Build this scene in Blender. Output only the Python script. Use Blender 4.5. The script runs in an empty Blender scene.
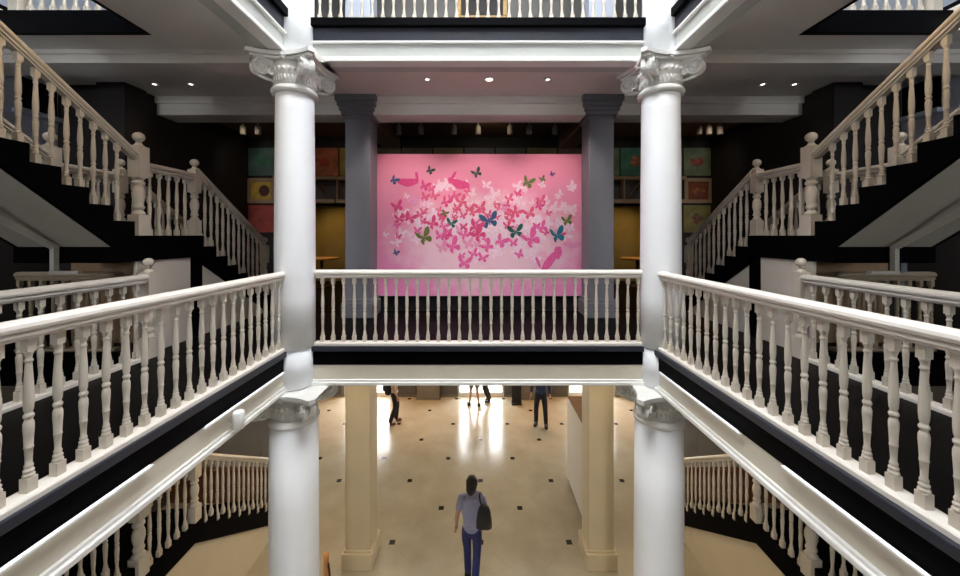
import bpy, bmesh, math, random
from mathutils import Vector, Matrix
random.seed(7)
PI = math.pi
scn = bpy.context.scene
C = scn.collection

# ------------------------------------------------------------------ materials
MATS = {}
def mat(name, col, rough=0.5, var=0.06, scale=6.0, bump=0.0, bscale=60.0, metal=0.0, spec=0.5, coat=0.0, emit=None, estr=0.0):
    if name in MATS: return MATS[name]
    m = bpy.data.materials.new(name); m.use_nodes = True
    nt = m.node_tree; b = nt.nodes['Principled BSDF']
    b.inputs['Roughness'].default_value = rough
    b.inputs['Metallic'].default_value = metal
    b.inputs['Specular IOR Level'].default_value = spec
    b.inputs['Coat Weight'].default_value = coat
    tc = nt.nodes.new('ShaderNodeTexCoord')
    n = nt.nodes.new('ShaderNodeTexNoise'); n.inputs['Scale'].default_value = scale; n.inputs['Detail'].default_value = 5
    nt.links.new(tc.outputs['Object'], n.inputs['Vector'])
    r = nt.nodes.new('ShaderNodeValToRGB')
    r.color_ramp.elements[0].position = 0.3; r.color_ramp.elements[1].position = 0.7
    r.color_ramp.elements[0].color = tuple(max(0, c*(1-var)) for c in col)+(1,)
    r.color_ramp.elements[1].color = tuple(min(1, c*(1+var)) for c in col)+(1,)
    nt.links.new(n.outputs['Fac'], r.inputs['Fac'])
    nt.links.new(r.outputs['Color'], b.inputs['Base Color'])
    if bump:
        n2 = nt.nodes.new('ShaderNodeTexNoise'); n2.inputs['Scale'].default_value = bscale
        nt.links.new(tc.outputs['Object'], n2.inputs['Vector'])
        bp = nt.nodes.new('ShaderNodeBump'); bp.inputs['Strength'].default_value = bump; bp.inputs['Distance'].default_value = 0.01
        nt.links.new(n2.outputs['Fac'], bp.inputs['Height']); nt.links.new(bp.outputs['Normal'], b.inputs['Normal'])
    if emit:
        b.inputs['Emission Color'].default_value = tuple(emit)+(1,); b.inputs['Emission Strength'].default_value = estr
    MATS[name] = m
    return m

COLW = mat('column_white_paint', (.86,.875,.90), .45, .02, 3, .04)
CAPW = mat('capital_plaster', (.74,.73,.70), .55, .04, 8, .08)
BEAMC = mat('cream_beam_paint', (.70,.65,.54), .5, .03, 3)
BEAMG = mat('grey_white_frieze_paint', (.50,.51,.48), .5, .03, 3)
PALEB = mat('pale_blue_pillar_paint', (.42,.46,.54), .5, .03, 3)
DIMB = mat('beige_guard_paint', (.36,.29,.20), .5, .06, 6)  # balustrade paint darkened in colour for the dim spot under the landing
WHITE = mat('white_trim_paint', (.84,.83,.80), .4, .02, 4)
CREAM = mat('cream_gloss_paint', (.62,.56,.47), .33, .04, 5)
RAILW = mat('handrail_paint', (.74,.70,.64), .3, .03, 4)
BLACK = mat('black_gloss_paint', (.0022,.0022,.003), .45, .2, 3, spec=.025)
LITBLK = mat('slate_ledge_paint', (.026,.028,.040), .4, .1, 3, spec=.3)  # black paint lightened in colour for faces the sky light catches
DKFLOOR = mat('dark_stained_floor', (.0035,.0028,.0028), .4, .3, 2, spec=.035)
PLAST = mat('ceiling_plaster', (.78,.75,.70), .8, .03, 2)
DKPLAST = mat('brown_ceiling_paint', (.22,.12,.075), .8, .05, 2)
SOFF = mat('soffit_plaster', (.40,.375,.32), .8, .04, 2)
DKWALL = mat('dark_brown_wall', (.017,.013,.012), .7, .1, 2)
DGREY = mat('dark_grey_wall', (.10,.095,.09), .6, .06, 2)
MIDGREY = mat('mid_grey_panelling', (.42,.40,.37), .6, .06, 2)
BLUEW = mat('blue_grey_wall', (.42,.46,.55), .7, .04, 2)
GREYP = mat('grey_pillar_paint', (.17,.175,.20), .5, .04, 2)
BEIGE = mat('beige_pillar_paint', (.68,.575,.385), .5, .04, 2)
PANELC = mat('cream_panel', (.66,.62,.54), .6, .03, 2)
PANELW = mat('warm_panel', (.70,.60,.42), .6, .03, 2)  # cream panel copy with the warm ground floor light in its colour
WAINS = mat('panel_grey_brown', (.20,.175,.14), .55, .08, 2)
REDWOOD = mat('red_brown_wood', (.24,.10,.05), .45, .2, 12)
BROWN = mat('brown_wood', (.22,.11,.05), .45, .2, 12)
ORWOOD = mat('orange_wood', (.62,.28,.07), .4, .15, 12)
OLIVE = mat('olive_wall', (.30,.20,.05), .6, .1, 3)
SHELFW = mat('pale_brown_wood', (.36,.24,.14), .5, .12, 10)
CHROME = mat('lamp_housing_white', (.80,.80,.78), .35, .02, 5)
TRACKW = mat('track_lamp_grey', (.42,.38,.33), .5, .05, 5)
GOLD = mat('gilt_frame', (.22,.13,.03), .4, .15, 15, metal=.3)
LAMPG = mat('downlight_glow', (.9,.85,.8), .5, .01, 5, emit=(1,.86,.68), estr=14)
LAMPD = mat('downlight_glow_small', (.9,.85,.8), .5, .01, 5, emit=(1,.9,.78), estr=6)
TUBE = mat('strip_tube_glow', (.9,.9,.9), .4, .01, 5, emit=(.95,.97,1), estr=.5)
SKIN = mat('skin', (.50,.30,.21), .5, .06, 20)
HAIR = mat('dark_hair', (.02,.013,.010), .45, .3, 40)
TEE = mat('lavender_grey_cotton', (.33,.33,.47), .85, .08, 20)
JEANS = mat('blue_denim', (.03,.036,.15), .85, .25, 30)
BLKCLOTH = mat('black_cloth', (.012,.012,.015), .8, .2, 20)
NAVY = mat('navy_cloth', (.02,.035,.10), .85, .2, 20)
CREAMCL = mat('cream_shirt', (.62,.54,.42), .85, .06, 20)
REDSHOE = mat('red_brown_shoe', (.16,.035,.02), .5, .2, 20)
GREYCL = mat('grey_shorts', (.16,.17,.20), .85, .1, 20)
LEATHER = mat('black_leather', (.012,.012,.015), .4, .2, 20)
EYE = mat('eye_dark', (.02,.015,.012), .2, .1, 20)
LIP = mat('lip', (.35,.12,.10), .5, .1, 20)
MAROON = mat('maroon_cloth', (.10,.03,.035), .85, .2, 20)

def tile_mat():
    m = bpy.data.materials.new('cream_stone_tiles'); m.use_nodes = True
    nt = m.node_tree; N = nt.nodes; L = nt.links; b = N['Principled BSDF']
    tc = N.new('ShaderNodeTexCoord'); sp = N.new('ShaderNodeSeparateXYZ'); L.new(tc.outputs['Object'], sp.inputs[0])
    def M(op, a, bb=None, clamp=False):
        n = N.new('ShaderNodeMath'); n.operation = op; n.use_clamp = clamp
        for i, v in enumerate((a, bb)):
            if v is None: continue
            if isinstance(v, (int, float)): n.inputs[i].default_value = v
            else: L.new(v, n.inputs[i])
        return n.outputs[0]
    X = M('SUBTRACT', sp.outputs[0], 0.02); Y = M('SUBTRACT', sp.outputs[1], 6.21)
    P = 1.56
    def fr(v):   # distance to nearest integer times P
        a = M('DIVIDE', v, P); f = M('SUBTRACT', a, M('ROUND', a)); return f
    u = fr(M('ADD', X, Y)); v = fr(M('SUBTRACT', X, Y))
    # local offset from nearest lattice node
    lx = M('ABSOLUTE', M('MULTIPLY', M('ADD', u, v), P/2)); ly = M('ABSOLUTE', M('MULTIPLY', M('SUBTRACT', u, v), P/2))
    dot = M('LESS_THAN', M('MAXIMUM', lx, ly), 0.05)
    inside = M('GREATER_THAN', sp.outputs[1], 5.72)
    dot = M('MULTIPLY', dot, inside)
    gr = M('LESS_THAN', M('MINIMUM', M('ABSOLUTE', u), M('ABSOLUTE', v)), 0.0022)
    gr = M('MULTIPLY', gr, inside)
    n1 = N.new('ShaderNodeTexNoise'); n1.inputs['Scale'].default_value = 1.7; n1.inputs['Detail'].default_value = 8; n1.inputs['Roughness'].default_value = .6
    L.new(tc.outputs['Object'], n1.inputs['Vector'])
    r = N.new('ShaderNodeValToRGB'); r.color_ramp.elements[0].position = .3; r.color_ramp.elements[1].position = .7
    r.color_ramp.elements[0].color = (.385,.335,.245,1); r.color_ramp.elements[1].color = (.47,.415,.315,1)
    L.new(n1.outputs['Fac'], r.inputs['Fac'])
    def mix(f, a, bcol):
        x = N.new('ShaderNodeMix'); x.data_type = 'RGBA'; L.new(f, x.inputs['Factor']); L.new(a, x.inputs['A']); x.inputs['B'].default_value = bcol
        return x.outputs['Result']
    c = mix(M('MULTIPLY', gr, .45), r.outputs['Color'], (.22,.18,.13,1))
    c = mix(dot, c, (.012,.010,.010,1))
    L.new(c, b.inputs['Base Color'])
    b.inputs['Roughness'].default_value = .19; b.inputs['Specular IOR Level'].default_value = .5
    return m
TILE = tile_mat()

def glass_mat():
    m = bpy.data.materials.new('window_glass'); m.use_nodes = True
    nt = m.node_tree; N = nt.nodes; L = nt.links
    for n in list(N):
        if n.type != 'OUTPUT_MATERIAL': N.remove(n)
    o = [n for n in N if n.type == 'OUTPUT_MATERIAL'][0]
    t = N.new('ShaderNodeBsdfTransparent'); g = N.new('ShaderNodeBsdfGlossy'); g.inputs['Roughness'].default_value = .03
    x = N.new('ShaderNodeMixShader'); x.inputs[0].default_value = .06
    L.new(t.outputs[0], x.inputs[1]); L.new(g.outputs[0], x.inputs[2]); L.new(x.outputs[0], o.inputs['Surface'])
    return m
GLASS = glass_mat()

# ------------------------------------------------------------------ helpers
def NB(): return bmesh.new()
def bx(bm, x0, x1, y0, y1, z0, z1, mi=0):
    if x0 > x1: x0, x1 = x1, x0
    if y0 > y1: y0, y1 = y1, y0
    vs = [bm.verts.new(p) for p in ((x0,y0,z0),(x1,y0,z0),(x1,y1,z0),(x0,y1,z0),(x0,y0,z1),(x1,y0,z1),(x1,y1,z1),(x0,y1,z1))]
    for f in ((3,2,1,0),(4,5,6,7),(0,1,5,4),(1,2,6,5),(2,3,7,6),(3,0,4,7)):
        fc = bm.faces.new([vs[i] for i in f]); fc.material_index = mi
    return vs
def lathe(bm, prof, seg=20, cx=0, cy=0, cz=0, cap=True, smooth=True, mi=0):
    rings = []
    for (r, z) in prof:
        rings.append([bm.verts.new((cx+r*math.cos(2*PI*k/seg), cy+r*math.sin(2*PI*k/seg), cz+z)) for k in range(seg)])
    for a, b in zip(rings, rings[1:]):
        for k in range(seg):
            f = bm.faces.new((a[k], a[(k+1)%seg], b[(k+1)%seg], b[k])); f.smooth = smooth; f.material_index = mi
    if cap:
        f = bm.faces.new(list(reversed(rings[0]))); f.material_index = mi
        f = bm.faces.new(rings[-1]); f.material_index = mi
def tube(bm, pts, r, seg=8, mi=0):
    pts = [Vector(p) for p in pts]; rings = []
    rr = r if isinstance(r, (list, tuple)) else [r]*len(pts)
    for i, p in enumerate(pts):
        t = (pts[min(i+1, len(pts)-1)]-pts[max(i-1, 0)]).normalized()
        a = t.cross(Vector((0,0,1)));
        if a.length < .05: a = t.cross(Vector((1,0,0)))
        a.normalize(); b = t.cross(a)
        rings.append([bm.verts.new(p+(a*math.cos(2*PI*k/seg)+b*math.sin(2*PI*k/seg))*rr[i]) for k in range(seg)])
    for a, b in zip(rings, rings[1:]):
        for k in range(seg):
            f = bm.faces.new((a[k], a[(k+1)%seg], b[(k+1)%seg], b[k])); f.smooth = True; f.material_index = mi
    f = bm.faces.new(rings[0]); f.material_index = mi
    f = bm.faces.new(list(reversed(rings[-1]))); f.material_index = mi
def extrude_path(bm, prof, p0, p1, mi=0):
    """profile of (u, w): u sideways in the horizontal, w straight up; from p0 to p1"""
    p0 = Vector(p0); p1 = Vector(p1); d = p1-p0; h = Vector((d.x, d.y, 0)).normalized(); s = Vector((h.y, -h.x, 0))
    A = [bm.verts.new(p0+s*u+Vector((0,0,w))) for u, w in prof]; B = [bm.verts.new(p1+s*u+Vector((0,0,w))) for u, w in prof]
    n = len(prof)
    for k in range(n):
        f = bm.faces.new((A[k], A[(k+1)%n], B[(k+1)%n], B[k])); f.material_index = mi
    bm.faces.new(list(reversed(A))).material_index = mi; bm.faces.new(B).material_index = mi
def prism_yz(bm, poly, x0, x1, mfun=None):
    A = [bm.verts.new((x0, y, z)) for y, z in poly]; B = [bm.verts.new((x1, y, z)) for y, z in poly]
    n = len(poly)
    fs = [bm.faces.new((A[k], A[(k+1)%n], B[(k+1)%n], B[k])) for k in range(n)]
    e = [bm.faces.new(list(reversed(A))), bm.faces.new(B)]
    bm.normal_update()
    if mfun:
        bmesh.ops.recalc_face_normals(bm, faces=fs+e)
        for f in fs: f.material_index = mfun(f.normal)
    bmesh.ops.triangulate(bm, faces=e)
def mk(name, bm, m, parent=None, bevel=0, recalc=True):
    if recalc: bmesh.ops.recalc_face_normals(bm, faces=bm.faces[:])
    me = bpy.data.meshes.new(name); bm.to_mesh(me); bm.free()
    for x in (m if isinstance(m, (list, tuple)) else [m]): me.materials.append(x)
    o = bpy.data.objects.new(name, me); C.objects.link(o)
    if parent: o.parent = parent
    if bevel:
        b = o.modifiers.new('bevel', 'BEVEL'); b.width = bevel; b.segments = 2; b.limit_method = 'ANGLE'
    return o
def tag(o, label, cat, group=None):
    o['label'] = label; o['category'] = cat
    if group: o['group'] = group
    return o
def thing(name, label, cat, loc=(0,0,0), rz=0, group=None):
    o = bpy.data.objects.new(name, None); C.objects.link(o); o.location = loc; o.rotation_euler = (0,0,rz); o.empty_display_size = .1
    return tag(o, label, cat, group)
def struct(name, bm, m, label=None, bevel=0):
    o = mk(name, bm, m, None, bevel); o['kind'] = 'structure'
    if label: o['label'] = label
    return o
def inst(name, me, loc, parent=None, scale=(1,1,1), rz=0):
    o = bpy.data.objects.new(name, me); C.objects.link(o); o.location = loc; o.scale = scale; o.rotation_euler = (0,0,rz)
    if parent: o.parent = parent
    return o
SIDE = {-1: 'left', 1: 'right'}

# ------------------------------------------------------------------ key dimensions
EYE_Z = 1.33; G = -4.08; F2 = 3.91; CE1 = 3.58; CE0 = -.33
AX, AY0, AY1 = 2.25, -.15, 4.26; OW = .10; OH = .095; AXR = {0: 2.075, F2: 2.25}  #         # the open well
HX0, HX1, HY0, HY1 = 3.69, 5.34, .15, 3.924  # stair holes
WX = 6.30; NY = -4.2; BY = 11.8

# ------------------------------------------------------------------ floors and ceilings
b = NB(); bx(b, -WX-.3, WX+.3, NY, BY+6, G-.2, G); struct('floor', b, TILE, 'cream stone ground floor with small black inset squares')
def slab(z0, z1, back, mname, m, ax):
    b = NB()
    bx(b, -WX, WX, AY1+.02, back, z0, z1)
    bx(b, -AX, ax, NY, AY0-.02, z0, z1)
    for s in (-1, 1):
        a_ = AX if s < 0 else ax; h0 = HX0 if s < 0 else HX0-OH; h1 = HX1 if s < 0 else HX1-OH
        bx(b, s*(a_+.02), s*h0, NY, AY1+.02, z0, z1)
        bx(b, s*h1, s*WX, NY, AY1+.02, z0, z1)
        bx(b, s*h0, s*h1, HY1, AY1+.02, min(z0, 3.77) if z0 > 3.8 else z0, z1 if z1 < 3.5 else min(z1, 3.82))
        bx(b, s*h0, s*h1, NY, HY0, z0, z1)
    return struct(mname, b, m)
slab(-.05, 0, BY, 'floor', DKFLOOR, AXR[0]); slab(CE0, -.051, BY, 'ceiling', PLAST, AXR[0])
slab(F2-.05, F2, 9.0, 'floor', DKFLOOR, AX)
slab(CE1, F2-.051, 5.7, 'ceiling', PLAST, AX)
b = NB(); bx(b, -WX, WX, 5.72, BY, CE1, F2-.06); struct('ceiling', b, DKPLAST)
# stair-hole linings (black) on both storeys
for s in (-1, 1):
    for z0, z1 in ((CE0-.005, .0), (CE1-.005, F2+.0)):
        b = NB(); h0 = HX0 if s < 0 else HX0-OH; h1 = HX1 if s < 0 else HX1-OH
        bx(b, s*(h0-.015), s*(h1+.015), HY1-.03, HY1+.02, z0, z1+.03 if z1 < 1 else 3.825)
        bx(b, s*(h0+.02), s*(h0-.02), HY0, HY1-.03, z0, z1+.02)
        struct('trim_1', b, BLACK)
# fascia, ledge and white beams round the well
def ring(z0, z1, off_in, th, m, name, bevel=0, x_only=False):
    """off_in: how far the face stands into the well"""
    b = NB(); x = AX-off_in; xr = AXR[0 if z1 < 1 else F2]-off_in; y1 = AY1-off_in; y0 = AY0+off_in
    bx(b, -x-th, -x, y0-th, y1+th, z0, z1); bx(b, xr, xr+th, y0-th, y1+th, z0, z1)
    bx(b, -x, xr, y1, y1+th, z0, z1); bx(b, -x, xr, y0-th, y0, z0, z1)
    return struct(name, b, m, None, bevel)
for z in (0, F2):
    ring(z-.235, z-.065, 0, .12, BLACK if z == 0 else LITBLK, 'trim_2')
    ring(z-.065, z-.002 if z == 0 else z+.035, .035 if z == 0 else .05, .07 if z else .16, LITBLK if z == 0 else BLACK, 'trim_2', .008)  # lit and shaded colours trade places between fascia and ledge by storey
    zb = z-.47 if z == 0 else 3.43
    ring(zb, z-.236, -.005, .26, BEAMC if z == 0 else BEAMG, 'trim_3')
    ring(zb-.006, zb+.035, .035, .16, WHITE, 'trim_3', .008)
    ring(zb+.035, zb+.06, .015, .16, WHITE, 'trim_3', .006)
    if z: ring(z-.262, z-.236, .03, .16, WHITE, 'trim_3', .006)
# cross beams
for z0, z1 in ((3.43, 3.59),):
    for s in (-1, 1):
        b = NB(); bx(b, s*2.45, s*HX0, 4.28, 4.62, z0, z1); bx(b, s*HX0, s*WX, 4.28, 4.62, z0, z1)
        bx(b, s*2.45, s*WX, 4.25, 4.65, z0+.10, z1); struct('trim_4', b, PLAST)
b = NB(); bx(b, -5.25, 5.25, 5.72, 6.12, 3.29, 3.59); bx(b, -5.25, 5.25, 5.68, 6.15, 3.47, 3.59); struct('trim_4', b, PLAST, None, .01)
for s in (-1, 1):
    b = NB(); bx(b, s*1.80, s*2.16, 6.15, 8.0, 3.30, 3.6); struct('trim_4', b, DKPLAST)
b = NB(); bx(b, -5.25, 5.25, 5.72, 6.10, -.60, CE0); struct('trim_4', b, PLAST)

# ------------------------------------------------------------------ walls
for s in (-1, 1):
    b = NB(); bx(b, s*WX, s*(WX+.3), NY, BY, -.1, F2+4.2)
    struct('wall_'+SIDE[s], b, BLUEW)
    b = NB(); bx(b, s*(WX-.03), s*WX, NY, 5.16, 0, 1.42); bx(b, s*(WX-.05), s*WX, NY, 5.16, 1.42, 1.47); struct('trim_6', b, DKWALL)  # made-up dado, added to darken the lower wing wall
    b = NB(); bx(b, s*WX, s*(WX+.3), NY, BY+.3, G, -.1); struct('wall_'+SIDE[s], b, DGREY)
    # dark rooms at the back of the first-floor gallery
    b = NB(); bx(b, s*5.25, s*WX, 5.26, BY, 0, CE1); bx(b, s*5.2, s*5.62, 5.16, 5.5, 0, CE1); struct('wall_'+SIDE[s], b, DKWALL)
    # ground wing wall behind the stair
    b = NB(); bx(b, s*3.9, s*WX, 7.22, 7.5, G, CE0)
    bx(b, s*4.46, s*4.475, 7.205, 7.22, G, CE0); bx(b, s*5.3, s*5.315, 7.205, 7.22, G, CE0); struct('wall_back', b, [MIDGREY])
    b = NB(); bx(b, s*3.9, s*WX, 7.12, 7.22, G, G+.62); bx(b, s*3.9, s*WX, 7.10, 7.22, G+.62, G+.66); struct('baseboard_'+SIDE[s], b, REDWOOD)
# unseen near wall; openings added in it to light the stair wings
b = NB()
for z0 in (0, F2):
    bx(b, -3.9, 3.9, NY-.3, NY, z0, z0+3.58)
    for s in (-1, 1):
        bx(b, s*3.9, s*WX, NY-.3, NY, z0, z0+1.6); bx(b, s*3.9, s*WX, NY-.3, NY, z0+3.1, z0+3.9); bx(b, s*5.9, s*WX, NY-.3, NY, z0+1.6, z0+3.1); bx(b, s*3.9, s*4.8, NY-.3, NY, z0+1.6, z0+3.1)
bx(b, -WX, WX, NY-.3, NY, G, 0); bx(b, -3.9, 3.9, NY-.3, NY, 3.58, F2); bx(b, -WX, WX, NY-.3, NY, 7.4, 8.1)
struct('wall_near', b, PLAST)
# first-floor back: picture wall with an opening under it, olive room behind
b = NB(); bx(b, -5.25, 5.25, 8.04, 8.3, 2.0, CE1)
for s in (-1, 1): bx(b, s*4.62, s*5.25, 8.04, 8.3, 0, 2.0)
struct('wall_back', b, DKWALL)
b = NB(); bx(b, -5.25, 5.25, 10.3, 10.5, 0, CE1); struct('wall_back', b, OLIVE)
# second storey back wall
b = NB(); bx(b, -WX, WX, 7.0, 7.2, F2, 8.0); struct('wall_back', b, DGREY)
# roof with the skylight opening
b = NB(); zr = 7.9
bx(b, -WX, WX, AY1+.1, 9.0, zr, zr+.2); bx(b, -WX, WX, NY, AY0-.1, zr, zr+.2)
for s in (-1, 1): bx(b, s*(AX+.1), s*WX, AY0-.1, AY1+.1, zr, zr+.2)
struct('ceiling', b, PLAST)
b = NB()
for k in range(5):
    x = -AX-.1 + k*(2*AX+.2)/4; bx(b, x-.03, x+.03, AY0-.1, AY1+.1, zr+.05, zr+.15)
for k in range(5):
    y = AY0-.1 + k*(AY1-AY0+.2)/4; bx(b, -AX-.1, AX+.1, y-.03, y+.03, zr+.05, zr+.15)
sky = struct('window_1', b, WHITE)
b = NB(); bx(b, -AX-.1, AX+.1, AY0-.1, AY1+.1, zr+.16, zr+.17); p = mk('pane', b, GLASS, sky)

# ground back wall with three glazed doors
b = NB(); zt = CE0; dh = 2.12
doors = [(-4.55, -2.98), (-.72, .82), (2.98, 4.55)]
xs = [-WX-.3] + [v for d in doors for v in d] + [WX+.3]
for k in range(0, len(xs), 2): bx(b, xs[k], xs[k+1], BY, BY+.3, G, zt)
for d in doors: bx(b, d[0], d[1], BY, BY+.3, G+dh, zt)
struct('wall_back', b, WAINS)
for i, d in enumerate(doors):
    b = NB(); x0, x1 = d; xm = (x0+x1)/2
    for x, hw in ((x0+.03, .03), (x1-.03, .03), (xm, .022)): bx(b, x-hw, x+hw, BY+.05, BY+.12, G, G+dh)
    bx(b, x0, x1, BY+.051, BY+.119, G, G+.13); bx(b, x0, x1, BY+.05, BY+.12, G+dh-.08, G+dh)
    for xa, xb in ((x0, xm), (xm, x1)):
        for t in (.36, .66): xx = xa+(xb-xa)*t; bx(b, xx-.012, xx+.012, BY+.07, BY+.10, G, G+dh)
    for k in range(1, 7): zz = G+.13+k*.31; bx(b, x0, x1, BY+.07, BY+.10, zz-.012, zz+.012)
    dr = struct('door_%d' % (i+1), b, WHITE)
    b = NB(); bx(b, x0, x1, BY+.083, BY+.088, G+.12, G+dh); mk('pane', b, GLASS, dr)
    for s in (-1, 1):
        b = NB(); bx(b, xm+s*.07-.012, xm+s*.07+.012, BY+.0, BY+.05, G+.95, G+1.2); mk('door_handle', b, BROWN, dr)
# wood boxes and panels on the back wall between the doors
for s in (-1, 1):
    b = NB(); bx(b, s*1.32, s*2.06, BY-.22, BY-.045, G, G+1.75); bx(b, s*1.28, s*2.10, BY-.25, BY-.045, G+1.75, G+1.83); bx(b, s*1.30, s*2.08, BY-.23, BY-.045, G, G+.12)
    bx(b, s*1.42, s*1.96, BY-.235, BY-.2, G+.25, G+1.6)
    tag(mk('cabinet', b, WAINS, None, .006), 'grey brown wooden cabinet against the back wall, %s of the middle door' % SIDE[s], 'cabinet', 'cabinets by the ground floor doors')
    b = NB(); bx(b, s*.84 if s > 0 else -.74, s*1.28, BY-.04, BY, G+.10, G+1.1); bx(b, s*2.12, s*2.94, BY-.04, BY, G+.10, G+1.1); bx(b, s*4.6, s*WX, BY-.04, BY, G+.1, G+1.1)
    struct('trim_5', b, DGREY)
b = NB(); bx(b, 1.02, 1.36, 11.2, 11.45, G, G+1.02); bx(b, 1.0, 1.38, 11.18, 11.47, G, G+.06); bin_ = None
st = thing('sign_stand', 'slim dark stand with a white sheet near the back wall right of the middle door', 'stand', (1.19, 11.3, G))
b.free()
b = NB(); bx(b, -.16, .16, -.1, .1, 0, .05); bx(b, -.15, -.10, -.02, .02, .05, 1.0); bx(b, .10, .15, -.02, .02, .05, 1.0); bx(b, -.15, .15, -.015, .015, .05, .85); mk('frame', b, BLKCLOTH, st)
b = NB(); bx(b, -.15, .15, -.03, -.016, .86, 1.25); mk('sheet', b, WHITE, st)
# daylight outside the doors: pale paving
b = NB(); bx(b, -9, 9, BY+6, BY+30, G-.2, G-.02); struct('floor', b, mat('pale_paving', (.5,.48,.45), .8, .05, 2))

# ------------------------------------------------------------------ classical columns
def capital_mesh(sc):
    b = NB(); sg = 32
    # astragal, bell
    lathe(b, [(.212,0),(.238,.012),(.245,.030),(.238,.048),(.214,.060),(.210,.075)], sg)
    lathe(b, [(.208,.07),(.210,.12),(.222,.17),(.242,.21),(.248,.235),(.238,.26),(.23,.31)], sg)
    for k in range(28):                                         # egg-and-dart
        a = 2*PI*k/28; lathe(b, [(.004,-.022),(.016,-.015),(.020,0),(.016,.015),(.004,.022)], 8, .243*math.cos(a), .243*math.sin(a), .222)
    for k in range(36):                                         # fluted necking ridges
        a = 2*PI*k/36; lathe(b, [(.010,0),(.011,.07)], 6, .215*math.cos(a), .215*math.sin(a), .10)
    # abacus with hollow sides
    def aba(h, cut, z0, z1):
        pts = []
        for q in range(4):
            a0 = PI/4+q*PI/2
            c = Vector((math.cos(a0), math.sin(a0)))*h*math.sqrt(2); t = Vector((-c.y, c.x)).normalized()
            nxt = Vector((math.cos(a0+PI/2), math.sin(a0+PI/2)))*h*math.sqrt(2); tn = Vector((-nxt.y, nxt.x)).normalized()
            s_, e_ = c+t*cut, nxt-tn*cut
            m_ = (c+nxt)/2
            for i in range(9):
                u = i/8; p_ = s_.lerp(e_, u); pts.append(p_ - m_.normalized()*.085*h/.33*math.sin(PI*u)**.8)
        lo = [b.verts.new((p.x, p.y, z0)) for p in pts]; hi = [b.verts.new((p.x, p.y, z1)) for p in pts]; n = len(pts)
        for k in range(n): b.faces.new((lo[k], lo[(k+1)%n], hi[(k+1)%n], hi[k]))
        e = [b.faces.new(list(reversed(lo))), b.faces.new(hi)]; bmesh.ops.triangulate(b, faces=e)
    aba(.318, .026, .305, .330); aba(.345, .032, .335, .375)
    # corner volutes on the diagonals
    for q in range(4):
        a = PI/4+q*PI/2; R = Matrix.Rotation(a, 4, 'Z')
        vs0 = len(b.verts)
        geo = []
        th = .055
        # scroll body: disc plus arm, in the x-z plane, extruded in y
        cx_, cz_, r_ = .350, .222, .084
        poly = [(cx_+r_*math.cos(t), cz_+r_*math.sin(t)) for t in [math.radians(d) for d in range(-150, 70, 20)]]
        poly += [(.425,.307),(.24,.307),(.22,.20),(.24,.15),(.29,.165)]
        A = [b.verts.new((x, -th, z)) for x, z in poly]; B = [b.verts.new((x, th, z)) for x, z in poly]; n = len(poly)
        for k in range(n): b.faces.new((A[k], A[(k+1)%n], B[(k+1)%n], B[k]))
        e = [b.faces.new(list(reversed(A))), b.faces.new(B)]; bmesh.ops.triangulate(b, faces=e)
        for sd in (-1, 1):                                       # raised spiral and eye on each cheek
            pts = []
            for i in range(34):
                t = i/33; ang = math.radians(-60+t*800); rr = .080*(1-t*.82)
                pts.append((cx_+rr*math.cos(-ang+PI), sd*(th+.002), cz_+rr*math.sin(-ang+PI)))
            tube(b, pts, .0125, 6)
            tube(b, [(cx_, sd*th, cz_), (cx_, sd*(th+.016), cz_)], .02, 8)
        tube(b, [(.22,0,.12),(.28,0,.118),(.345,0,.132),(.40,0,.165),(.432,0,.22),(.428,0,.285)], [.014,.018,.018,.016,.014,.01], 6)
        for v in list(b.verts)[vs0:]: v.co = R @ v.co
    for q in range(4):                                          # rosette at the middle of each abacus side
        a = q*PI/2; c = Vector((math.cos(a), math.sin(a)))*.262
        for j in range(5):
            t = 2*PI*j/5; tv = Vector((-c.y, c.x)).normalized()
            p_ = c+tv*.024*math.cos(t); lathe(b, [(.004,-.016),(.014,-.01),(.016,0),(.014,.01),(.004,.016)], 8, p_.x, p_.y, .335+.024*math.sin(t))
        lathe(b, [(.004,-.014),(.013,-.008),(.015,0),(.013,.008),(.004,.014)], 8, c.x*1.05, c.y*1.05, .335)
    bmesh.ops.recalc_face_normals(b, faces=b.faces[:])
    me = bpy.data.meshes.new('capital'); b.to_mesh(me); b.free(); me.materials.append(CAPW)
    return me
CAP = capital_mesh(1)
CX, CY = 2.215, 4.26
for s in (-1, 1):
    t = thing('column', 'round white column with scrolled capital on the gallery corner, %s of the painting' % SIDE[s], 'column', (-2.23 if s < 0 else 2.19, CY, 0), 0, 'white columns of the gallery storey')
    b = NB(); lathe(b, [(.215,-.46),(.215,-.004)], 40); mk('pedestal', b, COLW, t)
    b = NB(); lathe(b, [(.226,-.002),(.226,.6),(.225,1.2),(.221,2.0),(.214,2.8),(.212,3.02)], 48); mk('shaft', b, COLW, t)
    inst('capital', CAP, (0,0,2.995), t, (1.07,1.07,1.12))
    t = thing('column', 'stout white ground floor column at the %s corner of the hall, below the gallery' % SIDE[s], 'column', (-2.24 if s < 0 else 2.165, CY, G), 0, 'white columns of the ground storey')
    b = NB(); lathe(b, [(.40,0),(.40,.12),(.36,.15),(.37,.2),(.34,.26),(.277,.3),(.275,1.2),(.272,2.2),(.264,3.22)], 48); mk('shaft', b, COLW, t)
    inst('capital', CAP, (0,0,3.185), t, (1.17,1.17,1.12))
    t = thing('column', 'round white upper storey column standing above the %s gallery column' % SIDE[s], 'column', (-2.23 if s < 0 else 2.20, CY, 3.43), 0, 'white columns of the top storey')
    b = NB(); lathe(b, [(.215,0),(.215,.5),(.205,2.5),(.20,4.45)], 40); mk('shaft', b, COLW, t)
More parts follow.
